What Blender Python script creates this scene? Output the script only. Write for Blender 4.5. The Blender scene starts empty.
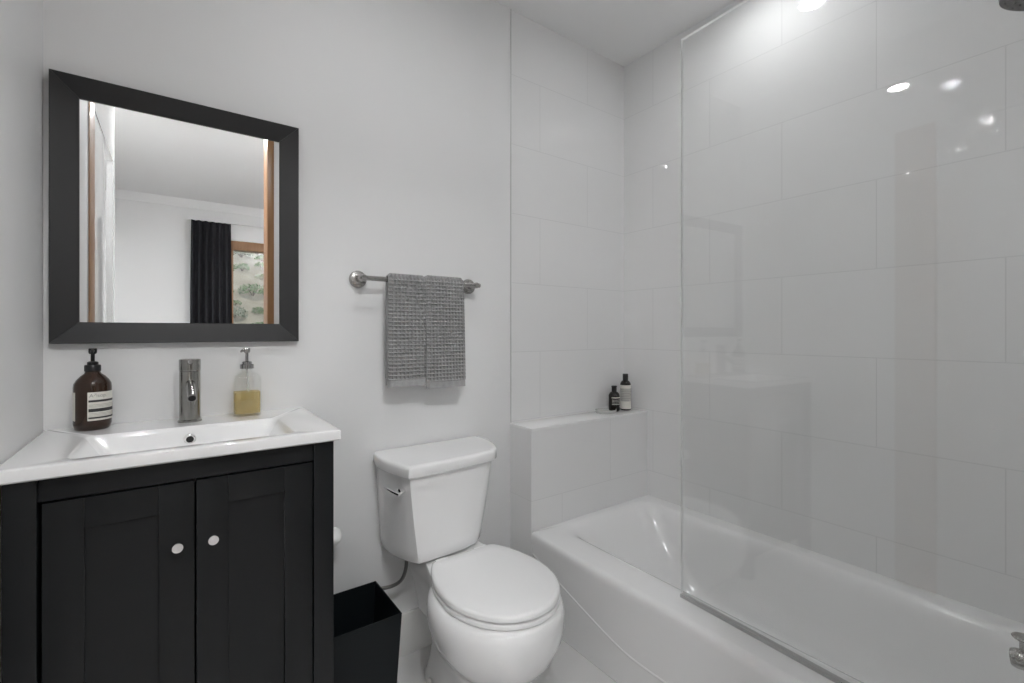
import bpy, bmesh, math, random
from mathutils import Matrix, Vector

random.seed(7)
sc = bpy.context.scene
col = sc.collection

# ------------------------------------------------------------------ camera
FPX = 464.5
CAM_Z = 1.21
cam = bpy.data.cameras.new('camera')
cam.sensor_fit = 'HORIZONTAL'
cam.sensor_width = 36.0
cam.lens = FPX / 1024 * 36.0
cam.shift_y = -(341.5 - 331.6) / 1024
cam.clip_start = 0.02
cam_o = bpy.data.objects.new('camera', cam)
cam_o.location = (0, 0, CAM_Z)
cam_o.rotation_euler = (math.radians(90), 0, math.radians(-36.05))
col.objects.link(cam_o)
sc.camera = cam_o

# ------------------------------------------------------------------ world, sun, exposure
world = bpy.data.worlds.new('daylight')
sc.world = world
world.use_nodes = True
wn = world.node_tree
bg = wn.nodes['Background']
sky = wn.nodes.new('ShaderNodeTexSky')
sky.sky_type = 'NISHITA'
sky.sun_disc = False
sky.sun_elevation = math.radians(52)
sky.sun_rotation = math.radians(20)
wn.links.new(sky.outputs[0], bg.inputs['Color'])
bg.inputs['Strength'].default_value = 0.11

sun = bpy.data.lights.new('sun', 'SUN')
sun.energy = 1.5
sun.angle = 0.01
sun.color = (1, 0.95, 0.87)
sun_o = bpy.data.objects.new('sun', sun)
sun_o.rotation_euler = (math.radians(-38), math.radians(14), 0)   # shines from behind the house onto the hillside
col.objects.link(sun_o)

sc.view_settings.view_transform = 'Standard'
sc.view_settings.look = 'None'
sc.view_settings.gamma = 1
sc.view_settings.use_curve_mapping = False
sc.view_settings.exposure = 0.50
sc.cycles.max_bounces = 14
sc.cycles.diffuse_bounces = 7
sc.cycles.glossy_bounces = 8
sc.cycles.transparent_max_bounces = 16
sc.cycles.use_denoising = True
sc.cycles.caustics_reflective = False
sc.cycles.sample_clamp_indirect = 0.0

LAMP_W = 2.9          # each bathroom downlight
BED_FILL_W = 11.0          # each added fill light in the bedroom ceiling

# ------------------------------------------------------------------ materials
def mat_nodes(name):
    m = bpy.data.materials.new(name)
    m.use_nodes = True
    return m, m.node_tree, m.node_tree.nodes['Principled BSDF']

def simple(name, c, rough=0.5, metal=0.0, coat=0.0, spec=0.5, var=0.0, vscale=8.0, bump=0.0, bscale=60.0, **kw):
    m, nt, p = mat_nodes(name)
    p.inputs['Base Color'].default_value = (*c, 1)
    p.inputs['Roughness'].default_value = rough
    p.inputs['Metallic'].default_value = metal
    p.inputs['Coat Weight'].default_value = coat
    p.inputs['Coat Roughness'].default_value = 0.03
    p.inputs['Specular IOR Level'].default_value = spec
    tc = nt.nodes.new('ShaderNodeTexCoord')
    if var:
        n = nt.nodes.new('ShaderNodeTexNoise')
        n.inputs['Scale'].default_value = vscale
        n.inputs['Detail'].default_value = 4
        nt.links.new(tc.outputs['Object'], n.inputs['Vector'])
        mx = nt.nodes.new('ShaderNodeMix'); mx.data_type = 'RGBA'
        mx.inputs['A'].default_value = (*[max(0, x * (1 - var)) for x in c], 1)
        mx.inputs['B'].default_value = (*[min(1, x * (1 + var)) for x in c], 1)
        nt.links.new(n.outputs['Fac'], mx.inputs['Factor'])
        nt.links.new(mx.outputs['Result'], p.inputs['Base Color'])
    if bump:
        n2 = nt.nodes.new('ShaderNodeTexNoise')
        n2.inputs['Scale'].default_value = bscale
        n2.inputs['Detail'].default_value = 3
        nt.links.new(tc.outputs['Object'], n2.inputs['Vector'])
        b = nt.nodes.new('ShaderNodeBump')
        b.inputs['Strength'].default_value = bump
        b.inputs['Distance'].default_value = 0.002
        nt.links.new(n2.outputs['Fac'], b.inputs['Height'])
        nt.links.new(b.outputs['Normal'], p.inputs['Normal'])
    return m

def tile_mat(name, axes, w, h, off, c=(0.8, 0.8, 0.8), grout=(0.66, 0.66, 0.65), mortar=0.0014, rough=0.006, shift=(0, 0), bump=0.25, coat=0.0):
    """axes: which object axes run along the tile's width and height"""
    m, nt, p = mat_nodes(name)
    tc = nt.nodes.new('ShaderNodeTexCoord')
    sp = nt.nodes.new('ShaderNodeSeparateXYZ')
    nt.links.new(tc.outputs['Object'], sp.inputs[0])
    cb = nt.nodes.new('ShaderNodeCombineXYZ')
    for i, a in enumerate(axes):
        ad = nt.nodes.new('ShaderNodeMath'); ad.operation = 'ADD'
        ad.inputs[1].default_value = shift[i]
        nt.links.new(sp.outputs[a], ad.inputs[0])
        nt.links.new(ad.outputs[0], cb.inputs[i])
    br = nt.nodes.new('ShaderNodeTexBrick')
    br.offset = off
    br.inputs['Scale'].default_value = 1.0
    br.inputs['Brick Width'].default_value = w
    br.inputs['Row Height'].default_value = h
    br.inputs['Mortar Size'].default_value = mortar
    br.inputs['Mortar Smooth'].default_value = 0.3
    br.inputs['Color1'].default_value = (*c, 1)
    br.inputs['Color2'].default_value = (*[x * 0.985 for x in c], 1)
    br.inputs['Mortar'].default_value = (*grout, 1)
    nt.links.new(cb.outputs[0], br.inputs['Vector'])
    nt.links.new(br.outputs['Color'], p.inputs['Base Color'])
    mr = nt.nodes.new('ShaderNodeMapRange')
    mr.inputs['To Min'].default_value = rough
    mr.inputs['To Max'].default_value = 0.6
    nt.links.new(br.outputs['Fac'], mr.inputs['Value'])
    nt.links.new(mr.outputs[0], p.inputs['Roughness'])
    inv = nt.nodes.new('ShaderNodeMath'); inv.operation = 'SUBTRACT'; inv.inputs[0].default_value = 1
    nt.links.new(br.outputs['Fac'], inv.inputs[1])
    b = nt.nodes.new('ShaderNodeBump')
    b.inputs['Strength'].default_value = bump
    b.inputs['Distance'].default_value = 0.0015
    nt.links.new(inv.outputs[0], b.inputs['Height'])
    nt.links.new(b.outputs['Normal'], p.inputs['Normal'])
    p.inputs['Coat Weight'].default_value = coat
    return m

def pane_mat(name, tint=(0.988, 0.992, 0.99), f0=0.04):
    """thin clear sheet: transparent with Schlick reflection on both faces"""
    m = bpy.data.materials.new(name); m.use_nodes = True
    nt = m.node_tree
    nt.nodes.remove(nt.nodes['Principled BSDF'])
    out = nt.nodes['Material Output']
    lw = nt.nodes.new('ShaderNodeLayerWeight'); lw.inputs['Blend'].default_value = 0.5
    pw = nt.nodes.new('ShaderNodeMath'); pw.operation = 'POWER'; pw.inputs[1].default_value = 5
    nt.links.new(lw.outputs['Facing'], pw.inputs[0])
    ma = nt.nodes.new('ShaderNodeMath'); ma.operation = 'MULTIPLY_ADD'
    ma.inputs[1].default_value = 1 - f0; ma.inputs[2].default_value = f0
    nt.links.new(pw.outputs[0], ma.inputs[0])
    tr = nt.nodes.new('ShaderNodeBsdfTransparent'); tr.inputs['Color'].default_value = (*tint, 1)
    gl = nt.nodes.new('ShaderNodeBsdfGlossy'); gl.inputs['Roughness'].default_value = 0.0
    gl.inputs['Color'].default_value = (1, 1, 1, 1)
    mx = nt.nodes.new('ShaderNodeMixShader')
    nt.links.new(ma.outputs[0], mx.inputs[0])
    nt.links.new(tr.outputs[0], mx.inputs[1])
    nt.links.new(gl.outputs[0], mx.inputs[2])
    nt.links.new(mx.outputs[0], out.inputs['Surface'])
    return m

def liquid_mat(name, tint, body, fac):
    m = bpy.data.materials.new(name); m.use_nodes = True
    nt = m.node_tree
    p = nt.nodes['Principled BSDF']
    p.inputs['Base Color'].default_value = (*body, 1)
    p.inputs['Roughness'].default_value = 0.1
    out = nt.nodes['Material Output']
    tr = nt.nodes.new('ShaderNodeBsdfTransparent'); tr.inputs['Color'].default_value = (*tint, 1)
    mx = nt.nodes.new('ShaderNodeMixShader'); mx.inputs[0].default_value = fac
    nt.links.new(tr.outputs[0], mx.inputs[1]); nt.links.new(p.outputs[0], mx.inputs[2])
    nt.links.new(mx.outputs[0], out.inputs['Surface'])
    return m

def wood_mat(name, c1, c2, axis=2, rough=0.35):
    m, nt, p = mat_nodes(name)
    tc = nt.nodes.new('ShaderNodeTexCoord')
    mp = nt.nodes.new('ShaderNodeMapping')
    s = [14.0, 14.0, 14.0]; s[axis] = 0.8
    mp.inputs['Scale'].default_value = s
    nt.links.new(tc.outputs['Object'], mp.inputs[0])
    n = nt.nodes.new('ShaderNodeTexNoise'); n.inputs['Scale'].default_value = 3; n.inputs['Detail'].default_value = 6
    nt.links.new(mp.outputs[0], n.inputs['Vector'])
    mx = nt.nodes.new('ShaderNodeMix'); mx.data_type = 'RGBA'
    mx.inputs['A'].default_value = (*c1, 1); mx.inputs['B'].default_value = (*c2, 1)
    nt.links.new(n.outputs['Fac'], mx.inputs['Factor'])
    nt.links.new(mx.outputs['Result'], p.inputs['Base Color'])
    p.inputs['Roughness'].default_value = rough
    return m

def brushed_mat(name, c, rough, axis):
    m, nt, p = mat_nodes(name)
    p.inputs['Base Color'].default_value = (*c, 1)
    p.inputs['Metallic'].default_value = 1
    tc = nt.nodes.new('ShaderNodeTexCoord')
    mp = nt.nodes.new('ShaderNodeMapping')
    s = [400.0, 400.0, 400.0]; s[axis] = 6.0
    mp.inputs['Scale'].default_value = s
    nt.links.new(tc.outputs['Object'], mp.inputs[0])
    n = nt.nodes.new('ShaderNodeTexNoise'); n.inputs['Scale'].default_value = 1
    nt.links.new(mp.outputs[0], n.inputs['Vector'])
    mr = nt.nodes.new('ShaderNodeMapRange')
    mr.inputs['To Min'].default_value = rough * 0.7; mr.inputs['To Max'].default_value = rough * 1.4
    nt.links.new(n.outputs['Fac'], mr.inputs['Value']); nt.links.new(mr.outputs[0], p.inputs['Roughness'])
    return m

def emit_mat(name, c, s):
    m = bpy.data.materials.new(name); m.use_nodes = True
    nt = m.node_tree; nt.nodes.remove(nt.nodes['Principled BSDF'])
    e = nt.nodes.new('ShaderNodeEmission')
    e.inputs['Color'].default_value = (*c, 1); e.inputs['Strength'].default_value = s
    nt.links.new(e.outputs[0], nt.nodes['Material Output'].inputs['Surface'])
    return m

PAINT = simple('white_satin_paint', (0.80, 0.80, 0.80), 0.5, spec=0.22, bump=0.04, bscale=25)
GLOSSPAINT = simple('white_gloss_paint', (0.80, 0.80, 0.80), 0.015, spec=0.5)
CEIL = simple('flat_white_ceiling', (0.80, 0.80, 0.80), 0.8, spec=0.2)
BEDPAINT = simple('bedroom_white_paint', (0.80, 0.80, 0.80), 0.6, spec=0.3)
TILE_R = tile_mat('glossy_wall_tile_side', (1, 2), 0.61, 0.305, 0.5, shift=(0.06, 0.1), mortar=0.0016, grout=(0.65, 0.65, 0.65), bump=0.14)
TILE_B = tile_mat('glossy_wall_tile_back', (0, 2), 0.61, 0.305, 0.5, shift=(-0.14, 0.1), mortar=0.0016, grout=(0.65, 0.65, 0.65), bump=0.14)
LEDGECAP = simple('glossy_ledge_cap', (0.84, 0.84, 0.84), 0.08)
FLOOR_T = tile_mat('light_floor_tile', (1, 0), 0.61, 0.305, 0.5, c=(0.74, 0.735, 0.73), grout=(0.55, 0.545, 0.54), mortar=0.002, rough=0.25, shift=(0.0, -0.015 + 0.305))
BASE_T = tile_mat('baseboard_tile', (0, 2), 0.61, 0.5, 0.0, c=(0.74, 0.735, 0.72), grout=(0.6, 0.6, 0.58), rough=0.15)
WOODFLOOR = wood_mat('bedroom_pale_wood_floor', (0.34, 0.32, 0.31), (0.42, 0.40, 0.39), 0, 0.4)
WOOD = wood_mat('stained_wood', (0.23, 0.11, 0.045), (0.35, 0.185, 0.082), 2, 0.35)
PORC = simple('white_porcelain', (0.84, 0.84, 0.84), 0.06, coat=0.3)
SEATP = simple('white_seat_plastic', (0.85, 0.85, 0.85), 0.16)
ACRYL = simple('white_tub_enamel', (0.85, 0.85, 0.85), 0.13, coat=0.0)
SINKP = simple('white_vitreous_sink', (0.86, 0.86, 0.86), 0.05, coat=0.3)
BLACKW = simple('black_brown_satin_wood', (0.0085, 0.0095, 0.0105), 0.33, spec=0.32, var=0.12, vscale=4)
BLACKF = simple('dark_charcoal_frame', (0.022, 0.022, 0.023), 0.42, spec=0.4, var=0.08, vscale=6)
BLACKP = simple('black_plastic', (0.006, 0.0065, 0.007), 0.32)
BIN = simple('black_bin_plastic', (0.006, 0.0085, 0.010), 0.5, spec=0.25)
CHROME = simple('chrome', (0.85, 0.85, 0.85), 0.08, 1.0)
NICKEL_X = brushed_mat('brushed_nickel_bar', (0.40, 0.39, 0.375), 0.25, 0)
NICKEL_Z = brushed_mat('brushed_nickel_faucet', (0.36, 0.355, 0.34), 0.2, 2)
DARKCHROME = simple('dark_chrome', (0.38, 0.38, 0.38), 0.12, 1.0)
DARKHOLE = simple('dark_hollow', (0.01, 0.01, 0.01), 0.7)
BRAID = simple('braided_steel', (0.30, 0.30, 0.29), 0.4, 1.0, bump=0.6, bscale=900)
TOWEL = simple('grey_waffle_cotton', (0.36, 0.36, 0.36), 0.95, spec=0.1, var=0.2, vscale=180)
AMBER = simple('dark_amber_plastic', (0.028, 0.012, 0.006), 0.12, spec=0.55)
AMBERDARK = simple('near_black_amber', (0.010, 0.007, 0.005), 0.15, spec=0.5)
LABEL = simple('cream_label', (0.74, 0.72, 0.66), 0.55)
LABELG = simple('pale_grey_label', (0.52, 0.51, 0.48), 0.55)
INK = simple('black_ink', (0.03, 0.03, 0.03), 0.6)
INKG = simple('grey_ink', (0.30, 0.29, 0.27), 0.6)
GLASS = pane_mat('clear_glass_panel')
GLASSEDGE = bpy.data.materials.new('frosted_glass_edge'); GLASSEDGE.use_nodes = True
_n = GLASSEDGE.node_tree
_n.nodes.remove(_n.nodes['Principled BSDF'])
_a, _b, _c = _n.nodes.new('ShaderNodeBsdfDiffuse'), _n.nodes.new('ShaderNodeBsdfTranslucent'), _n.nodes.new('ShaderNodeMixShader')
_a.inputs['Color'].default_value = (0.88, 0.89, 0.885, 1); _b.inputs['Color'].default_value = (0.88, 0.89, 0.885, 1)
_n.links.new(_a.outputs[0], _c.inputs[1]); _n.links.new(_b.outputs[0], _c.inputs[2])
_n.links.new(_c.outputs[0], _n.nodes['Material Output'].inputs['Surface'])
BOTTLEGLASS = pane_mat('clear_bottle_glass', (0.975, 0.98, 0.975), 0.07)
SOAP = liquid_mat('amber_soap_liquid', (0.95, 0.84, 0.52), (0.60, 0.50, 0.25), 0.45)
DISHGLASS = liquid_mat('frosted_dish_glass', (0.95, 0.96, 0.95), (0.8, 0.8, 0.78), 0.45)
MIRROR = simple('silvered_mirror', (0.93, 0.94, 0.94), 0.0, 1.0)
PAPER = simple('white_paper', (0.86, 0.86, 0.85), 0.9, spec=0.1)
CURT = simple('black_curtain_cloth', (0.030, 0.030, 0.034), 0.9, spec=0.15, var=0.25, vscale=90)
HILL = simple('dry_pale_hillside', (0.34, 0.31, 0.235), 0.95, spec=0.05, var=0.45, vscale=1.4)
SHRUBS = [simple('shrub_olive', (0.21, 0.27, 0.11), 0.8, var=0.4, vscale=5), simple('shrub_green', (0.16, 0.25, 0.10), 0.8, var=0.4, vscale=5),
          simple('shrub_grey_green', (0.24, 0.27, 0.19), 0.8, var=0.35, vscale=5)]
BARK = simple('shrub_bark', (0.12, 0.085, 0.06), 0.9)
SEAL = simple('grey_seal_strip', (0.42, 0.42, 0.42), 0.4)
ROSE = simple('grey_spray_face', (0.10, 0.10, 0.10), 0.45, var=0.5, vscale=160)
SILICONE = simple('white_bolt_cap', (0.85, 0.85, 0.85), 0.25)

# ------------------------------------------------------------------ mesh helpers
class MB:
    def __init__(self):
        self.bm = bmesh.new()
        self.mi = 0
    def _f(self, vs):
        try:
            f = self.bm.faces.new(vs); f.material_index = self.mi
            return f
        except ValueError:
            return None
    def box(self, x0, x1, y0, y1, z0, z1, bev=0.0, seg=2):
        b2 = bmesh.new()
        vs = [b2.verts.new((x, y, z)) for x in (x0, x1) for y in (y0, y1) for z in (z0, z1)]
        for q in ((0, 1, 3, 2), (4, 6, 7, 5), (0, 4, 5, 1), (2, 3, 7, 6), (0, 2, 6, 4), (1, 5, 7, 3)):
            b2.faces.new([vs[i] for i in q])
        if bev:
            bmesh.ops.bevel(b2, geom=b2.edges[:] + b2.verts[:], offset=bev, segments=seg, affect='EDGES', profile=0.6)
        self.merge(b2)
        return self
    def merge(self, b2, M=None):
        vm = {}
        for v in b2.verts:
            vm[v] = self.bm.verts.new(M @ v.co if M else v.co)
        for f in b2.faces:
            self._f([vm[v] for v in f.verts])
        b2.free()
    def loft(self, rings, cap0=True, cap1=True, closed=True):
        vr = [[self.bm.verts.new(p) for p in r] for r in rings]
        n = len(vr[0])
        for a, b in zip(vr, vr[1:]):
            for i in range(n if closed else n - 1):
                j = (i + 1) % n
                self._f([a[i], a[j], b[j], b[i]])
        if closed and cap0: self._f(list(reversed(vr[0])))
        if closed and cap1: self._f(vr[-1])
        return self
    def lathe(self, prof, loc=(0, 0, 0), seg=32, axis='Z', cap0=True, cap1=True):
        """prof: list of (radius, height) along the axis"""
        rings = []
        for r, h in prof:
            ring = []
            for i in range(seg):
                a = 2 * math.pi * i / seg
                c, s = r * math.cos(a), r * math.sin(a)
                if axis == 'Z': p = (c, s, h)
                elif axis == 'Y': p = (c, h, -s)
                else: p = (h, c, s)
                ring.append((p[0] + loc[0], p[1] + loc[1], p[2] + loc[2]))
            rings.append(ring)
        return self.loft(rings, cap0, cap1)
    def tube(self, pts, r, seg=12, caps=True):
        pts = [Vector(p) for p in pts]
        rs = r if isinstance(r, (list, tuple)) else [r] * len(pts)
        rings = []
        up = None
        for i, p in enumerate(pts):
            t = (pts[min(i + 1, len(pts) - 1)] - pts[max(i - 1, 0)]).normalized()
            if up is None:
                up = Vector((0, 0, 1)) if abs(t.z) < 0.9 else Vector((1, 0, 0))
            a = t.cross(up).normalized()
            b = a.cross(t).normalized()
            up = b
            rings.append([p + (a * math.cos(2 * math.pi * k / seg) + b * math.sin(2 * math.pi * k / seg)) * rs[i] for k in range(seg)])
        return self.loft(rings, caps, caps)
    def build(self, name, mat, parent=None, origin=None, smooth=40, recalc=True):
        bm = self.bm
        bmesh.ops.remove_doubles(bm, verts=bm.verts, dist=1e-6)
        if recalc: bmesh.ops.recalc_face_normals(bm, faces=bm.faces)
        me = bpy.data.meshes.new(name)
        if origin is not None:
            bmesh.ops.translate(bm, verts=bm.verts, vec=-Vector(origin))
        bm.to_mesh(me); bm.free()
        for m in (mat if isinstance(mat, (list, tuple)) else [mat]):
            me.materials.append(m)
        if smooth:
            for p in me.polygons: p.use_smooth = True
            me.set_sharp_from_angle(angle=math.radians(smooth))
        o = bpy.data.objects.new(name, me)
        col.objects.link(o)
        if origin is not None: o.location = origin
        if parent is not None: attach(o, parent)
        return o

def world_loc(o):
    v = Vector((0, 0, 0))
    # every thing's root is an unrotated Empty or mesh; parts carry world coordinates
    while o is not None:
        v += o.location + (o.matrix_parent_inverse.translation if o.parent else Vector((0, 0, 0)))
        o = o.parent
    return v

def attach(o, parent):
    o.parent = parent
    o.matrix_parent_inverse = Matrix.Translation(-world_loc(parent))

def thing(name, label, cat, loc, group=None):
    o = bpy.data.objects.new(name, None)
    o.empty_display_size = 0.05
    o.location = loc
    col.objects.link(o)
    return tag(o, label, cat, group)

def tag(o, label, cat, group=None):
    o['label'] = label; o['category'] = cat
    if group: o['group'] = group
    return o

def struct(o, label=None, cat=None):
    o['kind'] = 'structure'
    if label: o['label'] = label
    if cat: o['category'] = cat
    return o

def rrect(x0, x1, y0, y1, z, r, n=8):
    """rounded rectangle ring, 4*n points"""
    r = min(r, (x1 - x0) / 2 - 1e-4, (y1 - y0) / 2 - 1e-4)
    pts = []
    for cx, cy, a0 in ((x1 - r, y1 - r, 0), (x0 + r, y1 - r, 90), (x0 + r, y0 + r, 180), (x1 - r, y0 + r, 270)):
        for k in range(n):
            a = math.radians(a0 + 90 * k / (n - 1))
            pts.append((cx + r * math.cos(a), cy + r * math.sin(a), z))
    return pts

def egg(cx, yc, w, front, back, z, n=56, ytrunc=None, p=2.0):
    pts = []
    for i in range(n):
        a = 2 * math.pi * i / n
        c, s = math.cos(a), math.sin(a)
        x = w * math.copysign(abs(c) ** (2 / p), c)
        y = (back if s > 0 else front) * math.copysign(abs(s) ** (2 / p), s)
        Y = yc + y
        if ytrunc is not None: Y = min(Y, ytrunc)
        pts.append((cx + x, Y, z))
    return pts

def curve_samples(pts, n):
    """Catmull-Rom through pts"""
    P = [Vector(p) for p in pts]
    P = [P[0] * 2 - P[1]] + P + [P[-1] * 2 - P[-2]]
    out = []
    segs = len(P) - 3
    for s in range(segs):
        a, b, c, d = P[s:s + 4]
        for k in range(n):
            t = k / n
            out.append(0.5 * ((2 * b) + (c - a) * t + (2 * a - 5 * b + 4 * c - d) * t * t + (3 * b - a - 3 * c + d) * t ** 3))
    out.append(P[-2])
    return out

# ------------------------------------------------------------------ room dimensions
D = 1.65            # back wall
LX = -0.267         # left wall
RX = 1.939          # tiled side wall
CZ = 2.621          # ceiling
NY = 0.02           # inner face of the near wall
FARY = -2.80        # far bedroom wall
BEDL, BEDR = -0.54, 3.4
TILE0 = 1.190       # where the tiled part of the back wall starts
LEDGE_Y, LEDGE_Z = 1.499, 0.810

# ------------------------------------------------------------------ shell
def panel(name, x0, x1, y0, y1, z0, z1, mat, bev=0):
    return struct(MB().box(x0, x1, y0, y1, z0, z1, bev).build(name, mat, smooth=0 if not bev else 40))

panel('floor', LX - 0.12, RX + 0.12, -0.05, D + 0.12, -0.10, 0, FLOOR_T)
panel('floor_bedroom', BEDL - 0.12, BEDR + 0.12, FARY - 0.12, -0.05, -0.10, 0, WOODFLOOR)
panel('ceiling', BEDL - 0.12, BEDR + 0.12, FARY - 0.12, D + 0.12, CZ, CZ + 0.10, CEIL)
panel('wall_back', LX - 0.13, TILE0 - 0.0005, D - 0.004, D + 0.12, 0, CZ, PAINT, 0.0015)
panel('wall_back_tiled', TILE0, RX + 0.12, D, D + 0.12, 0, CZ, TILE_B)
panel('trim_3', TILE0 - 0.0003, TILE0 + 0.0042, D - 0.0055, D, LEDGE_Z, CZ, simple('grey_edge_trim', (0.60, 0.60, 0.59), 0.3))
panel('wall_right', RX, RX + 0.12, -0.12, D, 0, CZ, TILE_R)
panel('wall_left', LX - 0.13, LX, 0.895, D - 0.0045, 0, CZ, PAINT)
lw = MB()
lw.box(LX - 0.13, LX, 0.851, 0.895, 0, CZ)
lw.box(LX - 0.13, LX, -0.12, 0.851, 2.168, CZ)
lw.box(LX - 0.13, LX, -0.058, 0.699, 2.138, 2.168)
lw.box(LX - 0.13, LX, -0.12, -0.06, 0, 2.17)
struct(lw.build('wall_left_door_side', GLOSSPAINT, smooth=0))
nw = MB()
nw.box(0.51, BEDR + 0.12, -0.12, NY, 0, CZ)
nw.box(LX - 0.002, 0.51, -0.12, -0.0, 2.52, CZ)
nw.box(BEDL, LX - 0.132, -0.12, 0.0, 0, CZ)
struct(nw.build('wall_near', PAINT, smooth=0))
# bedroom
panel('wall_bedroom_left', BEDL - 0.12, BEDL, FARY - 0.12, -0.0, 0, CZ, BEDPAINT)
panel('wall_bedroom_right', BEDR, BEDR + 0.12, FARY - 0.12, -0.12, 0, CZ, BEDPAINT)
WX0, WX1, WZ0, WZ1 = 0.46, 2.35, 0.30, 2.23
fw_ = MB()
fw_.box(BEDL, WX0, FARY - 0.12, FARY, 0, CZ)
fw_.box(WX1, BEDR, FARY - 0.12, FARY, 0, CZ)
fw_.box(WX0, WX1, FARY - 0.12, FARY, WZ1, CZ)
fw_.box(WX0, WX1, FARY - 0.12, FARY, 0, WZ0)
struct(fw_.build('wall_bedroom_far', BEDPAINT, smooth=0))
cm = MB()
cm.loft([[(x, FARY, CZ), (x, FARY + 0.05, CZ), (x, FARY + 0.046, CZ - 0.015), (x, FARY + 0.022, CZ - 0.05), (x, FARY + 0.012, CZ - 0.085), (x, FARY, CZ - 0.088)] for x in (BEDL, BEDR)])
struct(cm.build('trim_1', BEDPAINT, smooth=30))

# door in the left wall, wood jamb at its far side
door = struct(MB().box(LX - 0.045, LX - 0.003, -0.055, 0.695, 0.008, 2.135, 0.002).build('door_1', GLOSSPAINT))
jm = MB()
jm.box(LX - 0.13, LX + 0.003, 0.700, 0.850, 0, 2.168, 0.002)
jm.build('door_frame', WOOD, door)
# wood jamb lining the opening behind the camera
jo = MB()
jo.box(0.472, 0.5095, -0.125, NY + 0.004, 0, 2.519, 0.002)
jo.box(LX, 0.472, -0.12, 0.0, 2.475, 2.519, 0.002)
struct(jo.build('trim_2', WOOD))

# bedroom window
win = MB()
for a in ((WX0, WX0 + 0.08, WZ0, WZ1), (WX1 - 0.08, WX1, WZ0, WZ1), (WX0 + 0.08, WX1 - 0.08, WZ1 - 0.10, WZ1), (WX0 + 0.08, WX1 - 0.08, WZ0, WZ0 + 0.08), (1.37, 1.44, WZ0 + 0.08, WZ1 - 0.10)):
    win.box(a[0], a[1], FARY - 0.10, FARY + 0.015, a[2], a[3], 0.003)
wo = struct(win.build('window_1', WOOD))
for a, b in ((WX0 + 0.08, 1.37), (1.44, WX1 - 0.08)):
    MB().box(a, b, FARY - 0.06, FARY - 0.054, WZ0 + 0.08, WZ1 - 0.10).build('window_pane', GLASS, wo, smooth=0)

# baseboard tile along the painted wall
struct(MB().box(LX + 0.001, TILE0 - 0.001, D - 0.016, D - 0.0045, 0.001, 0.158, 0.0015).build('baseboard_back', BASE_T))

# tiled ledge at the tub's far end
lg = MB()
lg.box(TILE0, RX, LEDGE_Y, D, 0, LEDGE_Z - 0.012)
lo = struct(lg.build('wall_ledge', TILE_B, smooth=0))
MB().box(TILE0 - 0.002, RX, LEDGE_Y - 0.003, D, LEDGE_Z - 0.012, LEDGE_Z, 0.002).build('ledge_cap', LEDGECAP, lo)

# ------------------------------------------------------------------ downlights
def downlight(x, y, label, power):
    r = thing('downlight_or_fill', label, 'ceiling light', (x, y, CZ), 'recessed ceiling downlights')
    MB().lathe([(0.046, -0.004), (0.050, -0.007), (0.062, -0.005), (0.064, 0.0)], (x, y, CZ), 40, cap0=False, cap1=False).build('trim_ring', CEIL, r)
    MB().lathe([(0.0465, -0.003), (0.0465, -0.0002)], (x, y, CZ), 40).build('lens', emit_mat('downlight_lens', (0.985, 0.995, 1.0), power / (math.pi * math.pi * 0.0465 ** 2)), r)
    return r
downlight(0.50, 0.855, 'round recessed downlight in the bathroom ceiling in front of the vanity', LAMP_W)
downlight(1.665, 0.855, 'round recessed downlight in the bathroom ceiling over the bathtub', LAMP_W * 0.56)
downlight(0.32, -0.38, 'added unseen round fill light in the bedroom ceiling nearest the bathroom opening', BED_FILL_W * 1.05)  # bedroom fittings from here on are added for fill, out of view
downlight(-0.05, -0.46, 'added unseen round fill light in the bedroom ceiling left of the one nearest the bathroom opening', BED_FILL_W * 0.9)
downlight(2.0, -0.75, 'added unseen round fill light in the bedroom ceiling behind the shower wall', BED_FILL_W)
downlight(2.6, -2.0, 'added unseen round fill light in the bedroom ceiling near the window', BED_FILL_W)
downlight(1.15, -0.38, 'added unseen round fill light in the bedroom ceiling right of the bathroom opening', BED_FILL_W)

# ------------------------------------------------------------------ vanity cabinet
FY = 1.225           # front plane of doors/posts
v = thing('vanity_cabinet', 'black two-door vanity cabinet under the white sink top', 'cabinet', (0.038, 1.43, 0))
CX0, CX1 = -0.252, 0.328
CTOP = 0.934
body = MB()
body.box(CX0 + 0.004, CX0 + 0.020, FY + 0.045, 1.640, 0.10, CTOP)
body.box(CX1 - 0.020, CX1 - 0.004, FY + 0.045, 1.640, 0.10, CTOP)
body.box(CX0 + 0.020, CX1 - 0.020, 1.628, 1.640, 0.10, CTOP)
body.box(CX0 + 0.020, CX1 - 0.020, FY + 0.03, 1.628, 0.10, 0.118)
body.build('body', BLACKW, v, smooth=0)
for x0, x1 in ((CX0, -0.2065), (0.2805, CX1)):
    MB().box(x0, x1, FY - 0.006, FY + 0.046, 0.0, CTOP, 0.0018).build('front_post', BLACKW, v)
for x0, x1 in ((CX0, CX0 + 0.045), (CX1 - 0.045, CX1)):
    MB().box(x0, x1, 1.595, 1.641, 0.0, CTOP, 0.0018).build('back_post', BLACKW, v)
MB().box(-0.2065, 0.2805, FY + 0.002, FY + 0.024, 0.889, CTOP, 0.0012).build('top_rail', BLACKW, v)
MB().box(-0.2065, 0.2805, FY + 0.002, FY + 0.024, 0.10, 0.150, 0.0012).build('bottom_rail', BLACKW, v)
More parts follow.
